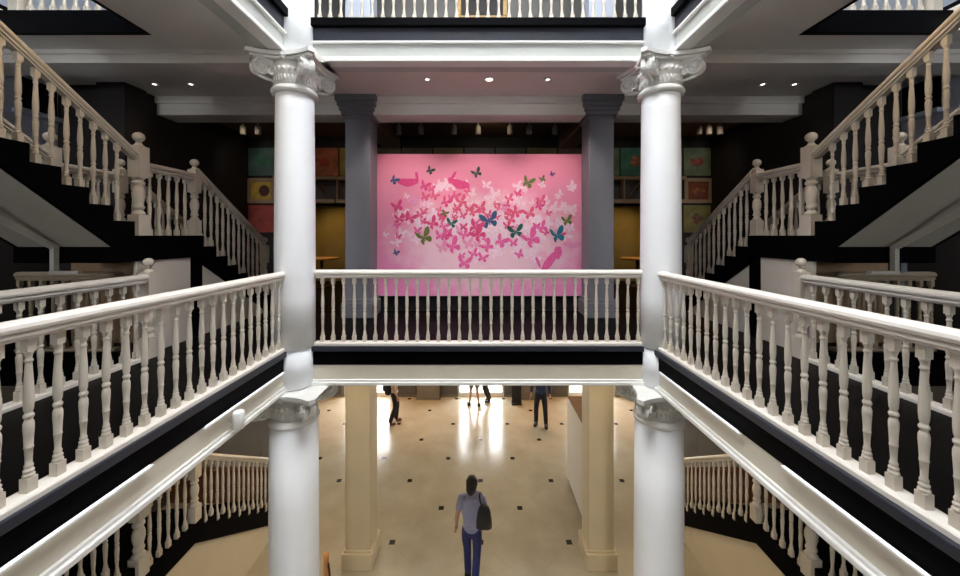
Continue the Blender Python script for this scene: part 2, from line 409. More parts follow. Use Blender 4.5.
# square pillars
for s in (-1, 1):
    xa, xb = s*1.775, s*2.18
    for (z0, z1, m, nm, g, st_) in ((0, CE1, GREYP, 'square grey pillar with stepped cap standing on the %s side of the painting', 'grey pillars beside the painting', 0),
                              (G, CE0, BEIGE, 'square beige pillar with plain base on the %s side of the ground floor hall', 'beige pillars of the ground floor', 1),
                              (F2, 7.9, PALEB, 'pale square pillar behind the top balustrade on the %s', 'pale pillars of the top storey', 2)):
        xc = (xa+xb)/2; t = thing('pillar', nm % SIDE[s], 'pillar', (xc, 5.91, z0), 0, g)
        b = NB(); bx(b, -.2025, .2025, -.2, .2, 0, z1-z0); mk('shaft', b, m, t, .006)
        b = NB()
        if st_ == 0: bx(b, -.255, .255, -.25, .25, 0, .24); bx(b, -.235, .235, -.23, .23, .24, .30)
        else: bx(b, -.25, .25, -.245, .245, 0, .27); bx(b, -.225, .225, -.22, .22, .27, .31)
        mk('base', b, m, t, .008)
        b = NB(); h = z1-z0
        for (o, za, zb) in ((.02,.36,.33),(.05,.30,.24),(.075,.24,.17),(.10,.17,.10),(.125,.10,0)): bx(b, -.2025-o, .2025+o, -.2-o, .2+o, h-za, h-zb)
        mk('cap', b, m, t, .008)

# ------------------------------------------------------------------ balusters, newels, rails
H0 = .80
def baluster_mesh():
    b = NB(); h = H0
    w = .0215; bx(b, -w, w, -w, w, 0, .075)
    w = .0195; bx(b, -w, w, -w, w, .725, h)
    prof = [(.021,.074),(.0255,.080),(.0265,.088),(.022,.095),(.0195,.099),(.0235,.106),(.0235,.113),(.018,.119),(.0165,.124),(.0195,.130),(.0195,.136),(.0150,.145),(.0152,.17),(.0180,.222),(.0205,.226),(.0205,.232),(.0185,.236),(.0205,.28),(.0235,.325),(.0232,.352),(.019,.366),(.0165,.371),(.0165,.376),(.0215,.383),(.0235,.391),(.0215,.399),(.0165,.406),(.0165,.411),(.0205,.424),(.0230,.46),(.0228,.51),(.0200,.565),(.0165,.625),(.0145,.66),(.0145,.668),(.0190,.673),(.0190,.681),(.0145,.686),(.0150,.698),(.0200,.714),(.0245,.727)]
    lathe(b, [(r*.86, z) for r, z in prof], 12)
    bmesh.ops.recalc_face_normals(b, faces=b.faces[:])
    me = bpy.data.meshes.new('baluster'); b.to_mesh(me); b.free(); me.materials.append(CREAM); return me
BAL = baluster_mesh()
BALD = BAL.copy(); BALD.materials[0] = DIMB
def newel_mesh(h, w, turn):
    """square base block, turned middle, square top block"""
    b = NB(); zb0, zt0 = .20*h, .56*h; zt1 = .86*h
    bx(b, -w, w, -w, w, 0, zb0); bx(b, -w, w, -w, w, zt0, zt1)
    k = (zt0-zb0); r = w
    prof = [(r*.95,0),(r*.98,.04),(r*.80,.08),(r*.62,.12),(r*.62,.14),(r*.85,.18),(r*.85,.22),(r*.66,.26),(r*.72,.34),(r*.92,.48),(r*.95,.58),(r*.80,.70),(r*.62,.76),(r*.62,.79),(r*.88,.83),(r*.88,.88),(r*.66,.91),(r*.7,.94),(r*.96,1.0)]
    lathe(b, [(a, zb0+z*k) for a, z in prof], 20)
    lathe(b, [(w*1.0, zt1),(w*.85, zt1+.008*h),(w*.55, zt1+.02*h),(w*.50, zt1+.03*h)], 20)
    bmesh.ops.recalc_face_normals(b, faces=b.faces[:])
    me = bpy.data.meshes.new('newel_post'); b.to_mesh(me); b.free(); me.materials.append(CREAM)
    b = NB(); R = max(w*.88, .050); zc = h-R*.98
    pr = [(w*.5, zt1+.028*h), (w*.62, zt1+.04*h), (w*.5, zt1+.05*h)]
    prof = [(w*.52, zt1+.025*h)]
    for i in range(0, 11):
        a = -1.15+ i*(1.15+PI/2)/10; prof.append((max(.002, R*math.cos(a)), zc+R*.98*math.sin(a)))
    lathe(b, prof, 20); bmesh.ops.recalc_face_normals(b, faces=b.faces[:])
    me2 = bpy.data.meshes.new('finial'); b.to_mesh(me2); b.free(); me2.materials.append(CREAM)
    return me, me2
NEWB = newel_mesh(1.13, .062, 0); NEWS = newel_mesh(1.0, .052, 0); NEWD = newel_mesh(1.085, .058, 0)
def newel(meshes, loc, parent):
    o = inst('newel_post', meshes[0], loc, parent); inst('finial', meshes[1], (0,0,0), o); return o
# moulded handrail, top at w = 0
RAIL = [(-.030,-.100),(-.030,-.088),(-.046,-.080),(-.046,-.066),(-.040,-.060),(-.056,-.050),(-.060,-.034),(-.055,-.016),(-.040,-.004),(-.018,0),(.018,0),(.040,-.004),(.055,-.016),(.060,-.034),(.056,-.050),(.040,-.060),(.046,-.066),(.046,-.080),(.030,-.088),(.030,-.100)]
SILL = [(-.055,0),(-.055,.026),(-.047,.036),(.047,.036),(.055,.026),(.055,0)]
RH = .912

def straight(root, p0, p1, n0, n1, step, z, paint=None):
    """handrail, bottom rail and balusters from p0 to p1 (xy)"""
    P0 = Vector((p0[0], p0[1], z)); P1 = Vector((p1[0], p1[1], z))
    b = NB(); extrude_path(b, RAIL, P0+Vector((0,0,RH)), P1+Vector((0,0,RH))); mk('handrail', b, paint or RAILW, root)
    b = NB(); extrude_path(b, SILL, P0, P1); mk('bottom_rail', b, paint or RAILW, root)
    d = (P1-P0); L = d.length; d.normalize(); t = n0
    h = RH-.100-.034
    while t <= min(n1, L):
        p = P0+d*t; inst('baluster', BALD if paint else BAL, (p.x, p.y, z+.034), root, (1,1,(h+.006)/H0)); t += step

gb = 'white turned balustrades'
t = thing('balustrade', 'straight cream balustrade across the gallery in front of the pink painting', 'balustrade', (0,0,0), 0, gb)
straight(t, (-2.0, 4.30), (2.0, 4.30), .085, 3.95, .1285, 0)
t = thing('balustrade', 'white balustrade of the top storey between the column tops above the painting', 'balustrade', (0,0,0), 0, gb)
straight(t, (-2.02, 4.30), (2.02, 4.30), .07, 4.0, .1285, F2)
for s in (-1, 1):
    t = thing('balustrade', 'long white gallery balustrade running from the foreground to the column on the %s' % SIDE[s], 'balustrade', (0,0,0), 0, gb)
    rx = s*2.285 if s < 0 else 2.12
    straight(t, (rx, 4.08), (rx, -.1), .073 if s < 0 else .055, 3.05, .1235, 0)
    t = thing('balustrade', 'white balustrade with ball-topped post guarding the stair opening behind the %s gallery rail' % SIDE[s], 'balustrade', (0,0,0), 0, gb)
    dx = s*3.611 if s < 0 else 3.507
    straight(t, (dx, 3.79), (dx, .0), .09, 2.2, .134, 0)
    newel(NEWD, (dx, 3.84, 0), t)
    t = thing('balustrade', 'dim beige balustrade closing the far end of the stair opening under the %s landing' % SIDE[s], 'balustrade', (-OH if s > 0 else 0,0,0), 0, gb)
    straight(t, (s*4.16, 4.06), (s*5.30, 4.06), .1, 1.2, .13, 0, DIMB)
    t = thing('balustrade', 'white balustrade glimpsed through the ceiling opening at the upper %s corner' % SIDE[s], 'balustrade', (-OH if s > 0 else 0,0,0), 0, gb)
    straight(t, (s*3.76, 4.0), (s*5.30, 4.0), .06, 1.6, .128, 3.82)
    newel(NEWS, (s*5.24, 4.0, 3.82), t)
    # brown board behind the beige balustrade
    b = NB(); bx(b, s*4.02, s*5.06, 4.36, 4.42, 0, 1.0); bx(b, s*4.0, s*5.08, 4.34, 4.44, 1.0, 1.03)
    tag(mk('display_board', b, SHELFW, None, .004), 'low brown board standing behind the beige balustrade under the %s stair landing' % SIDE[s], 'board')

# ------------------------------------------------------------------ staircases
SX0, SX1 = 3.70, 4.73
Y_UP, Y_DN, GO_U, GO_D = 3.78, 4.725, .221, .225
def staircase(s, z0, zl, zt, nl, nu, floorname, lab, hang, outer, ycut):
    h1 = (zl-z0)/nl; h2 = (zt-zl)/nu; sl1 = h1/GO_D; sl2 = h2/GO_U
    yb = Y_DN+GO_D*(nl-1); ye = Y_UP-GO_U*(nu-1)
    top = [(yb, z0)]
    for k in range(nl-1, -1, -1):
        top.append((Y_DN+GO_D*k, zl-h1*k))
        if k > 0: top.append((Y_DN+GO_D*(k-1), zl-h1*k))
    for k in range(nu):
        y = Y_UP-GO_U*k
        top.append((y, zl+h2*k)); top.append((y, zl+h2*(k+1)))
    yq = 3.573-(zt-.3-(zl-.115))/sl2
    bot = [(ye-.12, zt), (ye-.12, zt-.3)] if yq > ye-.12 else [(ye-.12, zt)]
    if yq > ye-.12: bot.append((yq, zt-.3))
    dl = .28; th = .375+ (hang)
    yl = 4.693-(th-dl)/sl1
    bot += [(3.573, zl-.115), (3.573, zl-dl), (yl, zl-dl), (4.693+(zl-th-z0)/sl1, z0)]
    poly = top+bot
    t = thing('staircase', lab, 'staircase', (-OW if s > 0 else 0,0,0), 0, 'staircases of the two wings')
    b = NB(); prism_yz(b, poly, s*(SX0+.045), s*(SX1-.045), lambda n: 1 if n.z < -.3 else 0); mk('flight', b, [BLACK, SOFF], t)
    for xa, xb in ((SX0, SX0+.045), (SX1-.045, SX1)):
        b = NB(); prism_yz(b, poly, s*xa, s*xb); mk('string', b, BLACK, t)
    # panels under the landing and lower flight
    m = PANELC if z0 == 0 else PANELW
    b = NB(); y2 = 4.693+(zl-th-z0)/sl1
    if z0 == 0:
        prism_yz(b, [(3.81, 0), (4.53, 0), (4.53, zl-dl), (3.81, zl-dl)], s*(SX0+.02), s*(SX0+.045))
        prism_yz(b, [(4.70, 0), (y2, 0), (4.70, zl-th-.007)], s*(SX0+.02), s*(SX0+.045))
    else:
        prism_yz(b, [(3.3, z0), (4.632, z0), (4.632, zl-dl), (3.3, zl-dl)], s*(SX0+.02), s*(SX0+.045))
        prism_yz(b, [(4.637, z0), (y2, z0), (4.637, zl-th+.04)], s*(SX0+.024), s*(SX0+.045))
    mk('spandrel_panel', b, m, t)
    if z0 == 0:
        b = NB(); bx(b, s*SX0, s*(SX0+.05), 4.53, 4.70, 0, zl-dl); mk('post', b, BLACK, t)
        b = NB(); bx(b, s*(SX0+.1), s*(SX1), 4.61, 4.68, 0, zl-dl); mk('back_panel', b, BLACK, t)
        b = NB(); xm = s*4.26
        pts = [(3.55, zl-.125), (1.6, zl-.125+sl2*1.9)]
        prism_yz(b, [(pts[0][0], pts[0][1]-.04), (pts[1][0], pts[1][1]-.04), (pts[1][0], pts[1][1]+.02), (pts[0][0], pts[0][1]+.02)], xm-.02, xm+.02)
        bx(b, xm-.022, xm+.022, 3.505, 3.55, .965, zl-.10); bx(b, xm-.035 if s > 0 else xm-.03, xm+.035 if s > 0 else xm+.26, 3.505, 3.55, .945, .975) if s < 0 else bx(b, xm-.26, xm+.03, 3.505, 3.55, .945, .975)
        mk('conduit', b, mat('conduit_paint', (.55,.52,.46), .5, .05, 4), t)
    # balustrades
    for oi, xx in enumerate((SX0+.03, SX1-.03) if outer else (SX0+.03,)):
        nm = ['inner', 'outer'][oi]
        r = thing('stair_balustrade', {0: 'cream stair balustrade with ball posts on the well side of the %s %s stair',
                                       1: 'cream stair balustrade along the wall side of the %s %s stair'}[oi] % (SIDE[s], floorname), 'balustrade', (-OW if s > 0 else 0,0,0), 0, 'cream stair balustrades')
        X = s*xx; RL = .80; RU = .775
        newel(NEWB, (X, 3.852, zl), r); newel(NEWS, (X, 4.607, zl), r); 
        kc = 6; yc = Y_DN+GO_D*kc-.02; zc = zl-h1*(kc)
        def lowtop(y): return zl+.80-sl1*(y-Y_DN)+.02
        def uptop(y): return zl+h2+RU+sl2*(Y_UP-y)
        newel(NEWS, (X, yc+.05, zc-h1), r) if z0 == 0 else newel(NEWS, (X, Y_DN+GO_D*(nl-1)+.05, z0), r)
        ylast = yc if z0 == 0 else Y_DN+GO_D*(nl-1)
        b = NB(); extrude_path(b, RAIL, (X, 4.62, lowtop(4.62)), (X, ylast, lowtop(ylast))); mk('handrail', b, CREAM, r)
        b = NB(); extrude_path(b, RAIL, (X, 3.87, zl+.815), (X, 4.60, zl+.815)); mk('handrail', b, CREAM, r)
        b = NB(); extrude_path(b, RAIL, (X, 3.84, uptop(3.84)), (X, ye-.05, uptop(ye-.05))); mk('handrail', b, CREAM, r)
        y = 3.93
        for k in range(5): inst('baluster', BAL, (X, 3.979+k*.1196, zl), r, (1,1,.735/H0))
        for k in range(nl-1):
            for o in (.055, .166):
                y = Y_DN+GO_D*k+o
                if y > ylast-.03: continue
                zb = zl-h1*(k+1); inst('baluster', BAL, (X, y, zb), r, (1,1,(lowtop(y)-.085-zb)/H0))
        for k in range(nu-1):
            for o in (.05, .159):
                y = Y_UP-GO_U*k-o
                if y < ycut or (k == 0 and o < .1): continue
                zb = zl+h2*(k+1); inst('baluster', BAL, (X, y, zb), r, (1,1,(uptop(y)-.085-zb)/H0))
for s in (-1, 1):
    staircase(s, 0, 1.33, F2, 9, 17, 'gallery', 'black stringed staircase with pale soffit rising from the gallery on the %s' % SIDE[s], 0, True, 1.9)
    staircase(s, G, -2.40, 0, 11, 15, 'ground floor', 'dark stringed staircase with warm cream side panel rising from the ground floor on the %s' % SIDE[s], -.02, False, 2.0)
    # high dark window with a sill on the side wall of the wing
    b = NB(); xw = s*WX
    for (ya, yb_, za, zb) in ((4.80,4.85,3.06,3.5),(5.16,5.21,3.06,3.5),(4.80,5.21,3.45,3.5),(4.80,5.21,3.06,3.11),(4.99,5.02,3.08,3.48),(4.80,5.21,3.27,3.29)): bx(b, xw-s*.05, xw, ya, yb_, za, zb)
    w = struct('window_%d' % (2 if s < 0 else 3), b, BLACK)
    b = NB(); bx(b, xw-s*.02, xw, 4.82, 5.19, 3.08, 3.48); mk('pane', b, mat('dark_glass', (.012,.013,.02), .15, .4, 8), w)
    b = NB(); bx(b, xw-s*.14, xw, 4.74, 5.24, 3.0, 3.06); mk('window_sill', b, BLUEW, w)

# ------------------------------------------------------------------ strip lights and spot on the lower beams
for s in (-1, 1):
    segs = ((4.0, 2.83, 'far'), (2.39, 1.2, 'near')) if s < 0 else ((4.0, 2.76, 'far'), (2.38, 1.2, 'near'))
    for (ya, yb_, w_) in segs:
        t = thing('strip_light', 'x', 'light', (-2.22 if s < 0 else 2.045, ya, -.236), 0, 'strip lights on the beams')
        t['label'] = 'thin white strip light on the %s beam, %s' % (SIDE[s], 'ending beside the column' if w_ == 'far' else 'running out into the foreground')
        b = NB(); bx(b, -.012, .012, yb_-ya, 0, 0, .012); mk('housing', b, CHROME, t)
        b = NB(); tube(b, [(-s*.002, yb_-ya+.02, .017), (-s*.002, -.02, .017)], .008, 8); mk('tube', b, TUBE, t)
t = thing('spotlight', 'small white cylinder spotlight fixed to the left lower beam', 'light', (-2.17, 3.17, -.33))
b = NB(); lathe(b, [(.044,-.075),(.047,-.07),(.047,.07),(.040,.078)], 20); mk('lamp_body', b, CHROME, t)
b = NB(); bx(b, -.10, -.03, -.012, .012, -.02, .02); mk('bracket', b, CHROME, t)

# ------------------------------------------------------------------ painting on its dark partition
pw0, pw1, pz0, pz1, PY = -1.835, 1.80, .265, 2.765, 6.2
b = NB(); bx(b, -1.84, 1.80, PY+.08, PY+.2, 0, 2.74); struct('wall_partition', b, mat('black_partition', (.008,.006,.007), .7, .2, 3))
def paint_mat():
    m = bpy.data.materials.new('pink_canvas'); m.use_nodes = True
    nt = m.node_tree; N = nt.nodes; L = nt.links; bb = N['Principled BSDF']; bb.inputs['Roughness'].default_value = .7
    tc = N.new('ShaderNodeTexCoord'); sp = N.new('ShaderNodeSeparateXYZ'); L.new(tc.outputs['Object'], sp.inputs[0])
    r = N.new('ShaderNodeValToRGB'); mr = N.new('ShaderNodeMapRange'); mr.inputs[1].default_value = pz0; mr.inputs[2].default_value = pz1
    L.new(sp.outputs[2], mr.inputs[0]); L.new(mr.outputs[0], r.inputs[0])
    e = r.color_ramp.elements; e[0].position = .0; e[0].color = (.84,.27,.56,1); e[1].position = 1; e[1].color = (.80,.23,.33,1)
    e2 = e.new(.5); e2.color = (.84,.30,.48,1)
    n = N.new('ShaderNodeTexNoise'); n.inputs['Scale'].default_value = 3.2; n.inputs['Detail'].default_value = 9; n.inputs['Roughness'].default_value = .65
    L.new(tc.outputs['Object'], n.inputs['Vector'])
    # misty band mask: an ellipse across the middle of the canvas
    mp = N.new('ShaderNodeMapping'); mp.inputs['Location'].default_value = (-.12/1.9, 0, -1.15/1.0); mp.inputs['Scale'].default_value = (1/1.9, 0, 1/1.0)
    L.new(tc.outputs['Object'], mp.inputs[0]); ln = N.new('ShaderNodeVectorMath'); ln.operation = 'LENGTH'; L.new(mp.outputs[0], ln.inputs[0])
    a = N.new('ShaderNodeMath'); a.operation = 'SUBTRACT'; a.inputs[0].default_value = 1.42; L.new(ln.outputs['Value'], a.inputs[1])
    c = N.new('ShaderNodeMath'); c.operation = 'MULTIPLY'; L.new(a.outputs[0], c.inputs[0]); L.new(n.outputs['Fac'], c.inputs[1])
    rr = N.new('ShaderNodeValToRGB'); rr.color_ramp.elements[0].position = .20; rr.color_ramp.elements[0].color = (0,0,0,1); rr.color_ramp.elements[1].position = .44; rr.color_ramp.elements[1].color = (.85,.85,.85,1)
    L.new(c.outputs[0], rr.inputs[0])
    x = N.new('ShaderNodeMix'); x.data_type = 'RGBA'; L.new(rr.outputs[0], x.inputs['Factor']); L.new(r.outputs[0], x.inputs['A']); x.inputs['B'].default_value = (.86,.60,.70,1)
    L.new(x.outputs['Result'], bb.inputs['Base Color'])
    return m
PINK = paint_mat()
bcols = {'h': (.72,.06,.22), 'm': (.80,.12,.38), 'r': (.74,.10,.22), 'l': (.80,.30,.52), 'p': (.88,.64,.78), 'w': (.86,.56,.66), 'g': (.02,.05,.045), 'o': (.13,.155,.035), 'b': (.03,.09,.20), 't': (.01,.16,.26), 'e': (.01,.10,.085), 'v': (.10,.06,.24)}
bkeys = list(bcols); bm_ = [mat('paint_'+k, bcols[k], .7, .12, 25) for k in bkeys]
art = thing('painting', 'large pink painting of butterflies hung between the two grey pillars', 'painting', (0,0,0))
b = NB(); bx(b, pw0, pw1, PY, PY+.05, pz0, pz1); mk('canvas', b, PINK, art)
b = NB(); lay = [0]
def P2(px, py): return ((px-479.5)*PY/352, EYE_Z-(py-235.5)*PY/352)
def flat(pts, k):
    lay[0] += 1; y = PY-.001-.000003*lay[0]
    vs = [b.verts.new((x, y, z)) for x, z in pts]; f = b.faces.new(vs); f.material_index = bkeys.index(k)
    bmesh.ops.triangulate(b, faces=[f])
def butterfly(px, py, size, ang, k, fold=.75):
    """size = wing span in photo pixels, ang = degrees, fold squeezes one wing pair"""
    cx, cz = P2(px, py); S = size*PY/352/2; ca, sa = math.cos(math.radians(ang)), math.sin(math.radians(ang))
    up = [(.03,.02),(.25,.42),(.55,.75),(.85,.86),(.98,.72),(.92,.45),(.75,.18),(.45,.02)]
    lo = [(.03,.0),(.40,-.02),(.66,-.10),(.74,-.32),(.62,-.55),(.45,-.66),(.28,-.52),(.12,-.25)]
    for sd, q in ((1, 1), (-1, fold)):
        for w in (up, lo):
            flat([(cx+S*(ca*x*sd*q-sa*z), cz+S*(sa*x*sd*q+ca*z)) for x, z in w], k)
    body = [(-.05,-.4),(.05,-.4),(.06,.1),(.03,.32),(-.03,.32),(-.06,.1)]
    flat([(cx+S*(ca*x-sa*z), cz+S*(sa*x+ca*z)) for x, z in body], k)
    for sd in (1, -1): flat([(cx+S*(ca*x*sd-sa*z), cz+S*(sa*x*sd+ca*z)) for x, z in ((.0,.3),(.22,.66),(.19,.68),(-.02,.32))], k)
rnd = random.Random(3)
for _ in range(210):                                            # pale wings of the misty cloud
    u = rnd.gauss(0, .5); v = rnd.gauss(0, .45)
    px = min(572, max(385, 487+u*85)); py = min(258, max(185, 222+v*38))
    butterfly(px, py, rnd.uniform(6, 15), rnd.uniform(-60, 60), 'p' if py > 214 else 'w', rnd.uniform(.3, 1))
for _ in range(46):                                             # more pink wings scattered through the cloud
    u = rnd.gauss(0, .55); v = rnd.gauss(0, .5); px = min(560, max(396, 470+u*75)); py = min(256, max(190, 222+v*30))
    butterfly(px, py, rnd.uniform(7, 12), rnd.uniform(-40, 40), rnd.choice('hrr' if py < 222 else 'mmhl'), rnd.uniform(.35, .95))
# soft silhouettes of rounder creatures with one long upright wing
def blob(px, py, w, h, ang, k):
    cx, cz = P2(px, py); q = PY/352; ca, sa = math.cos(math.radians(ang)), math.sin(math.radians(ang))
    pts = []
    for i in range(16):
        t = 2*PI*i/16; x, z = w/2*math.cos(t), h/2*math.sin(t)*(1+.18*math.sin(3*t)); pts.append((cx+q*(ca*x-sa*z), cz+q*(sa*x+ca*z)))
    flat(pts, k)
blob(408, 182, 21, 8, 0, 'h'); blob(417, 177, 3, 12, 8, 'h'); blob(460, 184, 20, 9, -14, 'h'); blob(453, 177, 3, 14, -28, 'h'); blob(451, 180, 6, 6, 0, 'h')
blob(549, 262, 8, 26, -36, 'm'); blob(558, 252, 8, 13, 0, 'm'); blob(538, 262, 3, 12, 22, 'm'); blob(572, 245, 18, 6, -5, 'l')
BF = [(393.5,180,11,-35,'b',.5),(429.5,170.5,10,-30,'g',.6),(476.5,173.5,12,30,'g',.7),(527,182.5,15,-18,'o',.6),(542,179.5,8,25,'o',.6),(551.5,174,6,-30,'v',.6),
 (423.5,238,20,28,'o',.55),(451,223.5,12,-12,'e',.9),(489,221,20,14,'b',.9),(515.5,232,17,10,'e',.9),(556,236,20,18,'t',.45),(566.5,221,13,14,'o',.7),(395.5,252.5,8,-25,'b',.6),(444,213.5,9,-25,'o',.7),
 (424,186,11,-20,'h',.6),(431,189,8,-5,'r',.7),(425,197,9,-15,'r',.8),(434,196,9,-25,'r',.7),(412,200,13,-25,'l',.6),(445,202,11,-30,'h',.6),(455,196,10,-20,'r',.5),(461,202,12,25,'r',.6),(469,209,10,0,'r',.8),(480,208,12,15,'r',.8),
 (397,207,12,20,'h',.7),(399,219,10,10,'h',.8),(410,218,12,-20,'h',.8),(420,215,8,-10,'r',.9),(405,216,7,10,'h',.8),(432,224,13,35,'h',.6),(443,226,9,-30,'m',.8),(475,227,15,-20,'h',.7),(478,235,16,40,'h',.7),(464,235,11,30,'m',.7),(440,236,11,-8,'m',.8),
 (452,247,17,32,'m',.5),(441,248,13,20,'l',.5),(468,244,12,15,'l',.7),(473,254,10,20,'m',.7),(464,263,14,-6,'m',.8),(482.5,258,10,-12,'m',.9),(487,247,13,40,'m',.7),(500,241,14,-30,'m',.55),(513,243,9,5,'m',.7),(530,240,20,34,'m',.5),(519,255,9,30,'m',.6),(541,228,12,28,'m',.6),
 (509,199,9,20,'r',.7),(541,201,10,20,'r',.7),(516,212,12,-30,'r',.7),(529,214,12,20,'r',.8),(510,220,11,20,'r',.7),(548,213,6,-20,'r',.7),(503,208,8,-30,'l',.7),(457,208,10,0,'r',.6),(463,227,8,0,'h',.7),(488,215,8,20,'r',.7)]
for a in BF: butterfly(a[0], a[1], a[2]*(1.2 if a[4] in 'hrml' else 1.02), *a[3:])
mk('painted_butterflies', b, bm_, art, recalc=False)

# ------------------------------------------------------------------ picture panels of the back wall
cols7 = {-7:(.07,.13,.11), -6:(.25,.10,.06), -5:(.42,.12,.05), -4:(.32,.25,.05), -3:(.14,.10,.05), -2:(.12,.09,.06), -1:(.16,.14,.05), 0:(.09,.08,.07), 1:(.08,.08,.06), 2:(.17,.14,.05), 3:(.12,.07,.05), 4:(.14,.20,.14), 5:(.07,.24,.17), 6:(.45,.16,.13), 7:(.16,.20,.11)}
cname = {-7:'dark teal', -6:'rust', -5:'orange', -4:'mustard', -3:'brown', -2:'dull brown', -1:'olive brown', 0:'dark grey', 1:'charcoal green', 2:'olive', 3:'dark red brown', 4:'grey green', 5:'green flowered', 6:'salmon', 7:'moss green'}
mot = {-7:(.03,.22,.10), -6:(.5,.2,.05), -5:(.5,.05,.02), -4:(.15,.2,.04), 4:(.35,.15,.08), 5:(.65,.20,.08), 6:(.6,.3,.2), 7:(.40,.07,.04)}
place = {-7:'at the far left end of the row', -6:'second from the left end', -5:'left of the left grey pillar', -4:'partly behind the left grey pillar', -3:'above the left end of the painting', 3:'above the right end of the painting', 4:'partly behind the right grey pillar', 5:'right of the right grey pillar', 6:'second from the right end', 7:'at the far right end of the row'}
def picture(i, za, zb, col, mcol, lab, frame=None, cat='picture', name='picture'):
    xc = i*.71; w = .335 if abs(i) < 7 else .315
    if abs(i) == 7: xc = math.copysign(4.955, i)
    t = thing(name, lab, cat, (xc, 8.03, za), 0, 'pictures on the back wall of the gallery'); h = zb-za
    b = NB(); bx(b, -w, w, -.04, 0, 0, h); mk('panel', b, mat('pic_%d_%d' % (i, int(za*100)), col, .6, .35, 5), t)
    if mcol:
        b = NB(); r2 = random.Random(i*7+int(za*10))
        mm = mat('motif_%d_%d' % (i, int(za*100)), mcol, .6, .2, 15); ml = mat('motif_leaf_%d' % i, tuple(c*.5+.03 for c in mcol), .6, .2, 15)
        for q in range(7):
            a0 = q*2*PI/7; rr_ = r2.uniform(.2, 1.5); cx_, cz_ = .04*rr_*math.cos(a0)-.10*math.cos(a0)+.07*rr_*math.cos(a0), h*.5+.07*rr_*math.sin(a0)-.07*math.sin(a0)
            n = 8; vs = [b.verts.new((cx_+.10*math.cos(a0)+ .06*math.cos(2*PI*k/n), -.0405-.0004*q, cz_+.07*math.sin(a0)+.045*math.sin(2*PI*k/n))) for k in range(n)]
            b.faces.new(vs).material_index = q % 2 if q < 5 else 1
        mk('motif', b, [mm, ml], t, recalc=False)
    if frame:
        b = NB(); f = .085
        bx(b, -w, w, -.07, 0, 0, f); bx(b, -w, w, -.07, 0, h-f, h); bx(b, -w, -w+f, -.07, 0, f, h-f); bx(b, w-f, w, -.07, 0, f, h-f); mk('frame', b, frame, t, .006)
    return t
for i in range(-7, 8):
    pl = place.get(i, 'above the painting, %s' % {-2:'over its left third', -1:'just left of its middle', 0:'over its middle', 1:'just right of its middle', 2:'over its right third'}.get(i, ''))
    picture(i, 2.69, 3.32, cols7[i], mot.get(i), '%s picture in the high row, %s' % (cname[i], pl))
t = picture(-7, 2.06, 2.63, (.55,.36,.05), None, 'framed yellow picture with a dark round shape beside the left stair', SHELFW)
b = NB(); n = 20; vs = [b.verts.new((.07+.12*math.cos(2*PI*k/n), -.045, .285+.13*math.sin(2*PI*k/n))) for k in range(n)]; b.faces.new(vs); mk('motif', b, mat('dark_red_disc', (.09,.02,.015), .6, .3, 12), t, recalc=False)
picture(7, 2.06, 2.63, (.20,.045,.012), (.35,.12,.02), 'framed dark orange picture in a wide pale frame beside the right stair', SHELFW)
picture(-7, 1.40, 2.02, (.36,.055,.045), None, 'plain dusky red panel below the framed yellow picture')
picture(7, 1.40, 2.02, (.24,.20,.06), (.08,.12,.04), 'olive panel with leaf marks below the framed dark orange picture')
# open display cases in the second row
for i in (-6, -5, -4, 4, 5, 6):
    s = 1 if i > 0 else -1
    pl = {4:'half hidden by the grey pillar', 5:'between pillar and white column', 6:'behind the white column'}[abs(i)]
    t = thing('display_case', 'brown display case on the back wall, %s on the %s' % (pl, SIDE[s]), 'display case', (i*.71, 8.03, 2.05), 0, 'display cases on the back wall'); w = .345
    b = NB(); bx(b, -w, w, -.02, 0, 0, .6); mk('back_panel', b, mat('case_grey', (.08,.075,.075), .6, .2, 4), t)
    b = NB(); bx(b, -w, w, -.24, 0, 0, .085); mk('shelf', b, SHELFW, t)
    b = NB(); bx(b, -w, w, -.2, 0, .53, .6); bx(b, -w, -w+.03, -.2, 0, .085, .53); mk('frame', b, SHELFW, t)
    b = NB(); tube(b, [(-s*.25,-.12,.09), (s*.1,-.06,.50)], .02, 6); mk('prop', b, BROWN, t)
# round tables in the room beyond
for s in (-1, 1):
    t = thing('round_table', 'round wooden table seen between the %s column and pillar' % SIDE[s], 'table', (s*4.15, 9.25, 0), 0, 'wooden tables in the room behind')
    b = NB(); lathe(b, [(.40,.70),(.42,.71),(.42,.74),(.40,.75)], 32); mk('table_top', b, ORWOOD, t)
    b = NB(); lathe(b, [(.26,0),(.26,.02),(.06,.06),(.035,.1),(.035,.68),(.12,.70)], 20); mk('pedestal', b, BROWN, t)

# ------------------------------------------------------------------ gallery ceiling lamps
def downlight(x, y, z, lab, big, power):
    t = thing('downlight', lab, 'light', (x, y, z), 0, 'recessed downlights')
    r = .045 if big else .028
    b = NB(); lathe(b, [(r,-.012),(r+.022,-.010),(r+.025,-.001),(r,-.0005)], 20, cap=False); mk('rim', b, CHROME, t)
    b = NB(); lathe(b, [(r*.98,-.006),(r*.98,-.003)], 20); mk('lamp', b, LAMPG if big else LAMPD, t)
    l = bpy.data.lights.new('downlight_lamp', 'SPOT'); l.energy = power; l.spot_size = 1.9; l.spot_blend = .8; l.color = (1,.83,.64); l.shadow_soft_size = .05
    o = bpy.data.objects.new('downlight_lamp', l); C.objects.link(o); o.location = (0, 0, -.04); o.parent = t
for x, big, w_ in ((-.75,0,'left of the middle lamp'),(.14,1,'the brightest, in the middle'),(.98,0,'right of the middle one')): downlight(x, 5.06, CE1, 'small glowing downlight before the painting, %s' % w_, big, 14)
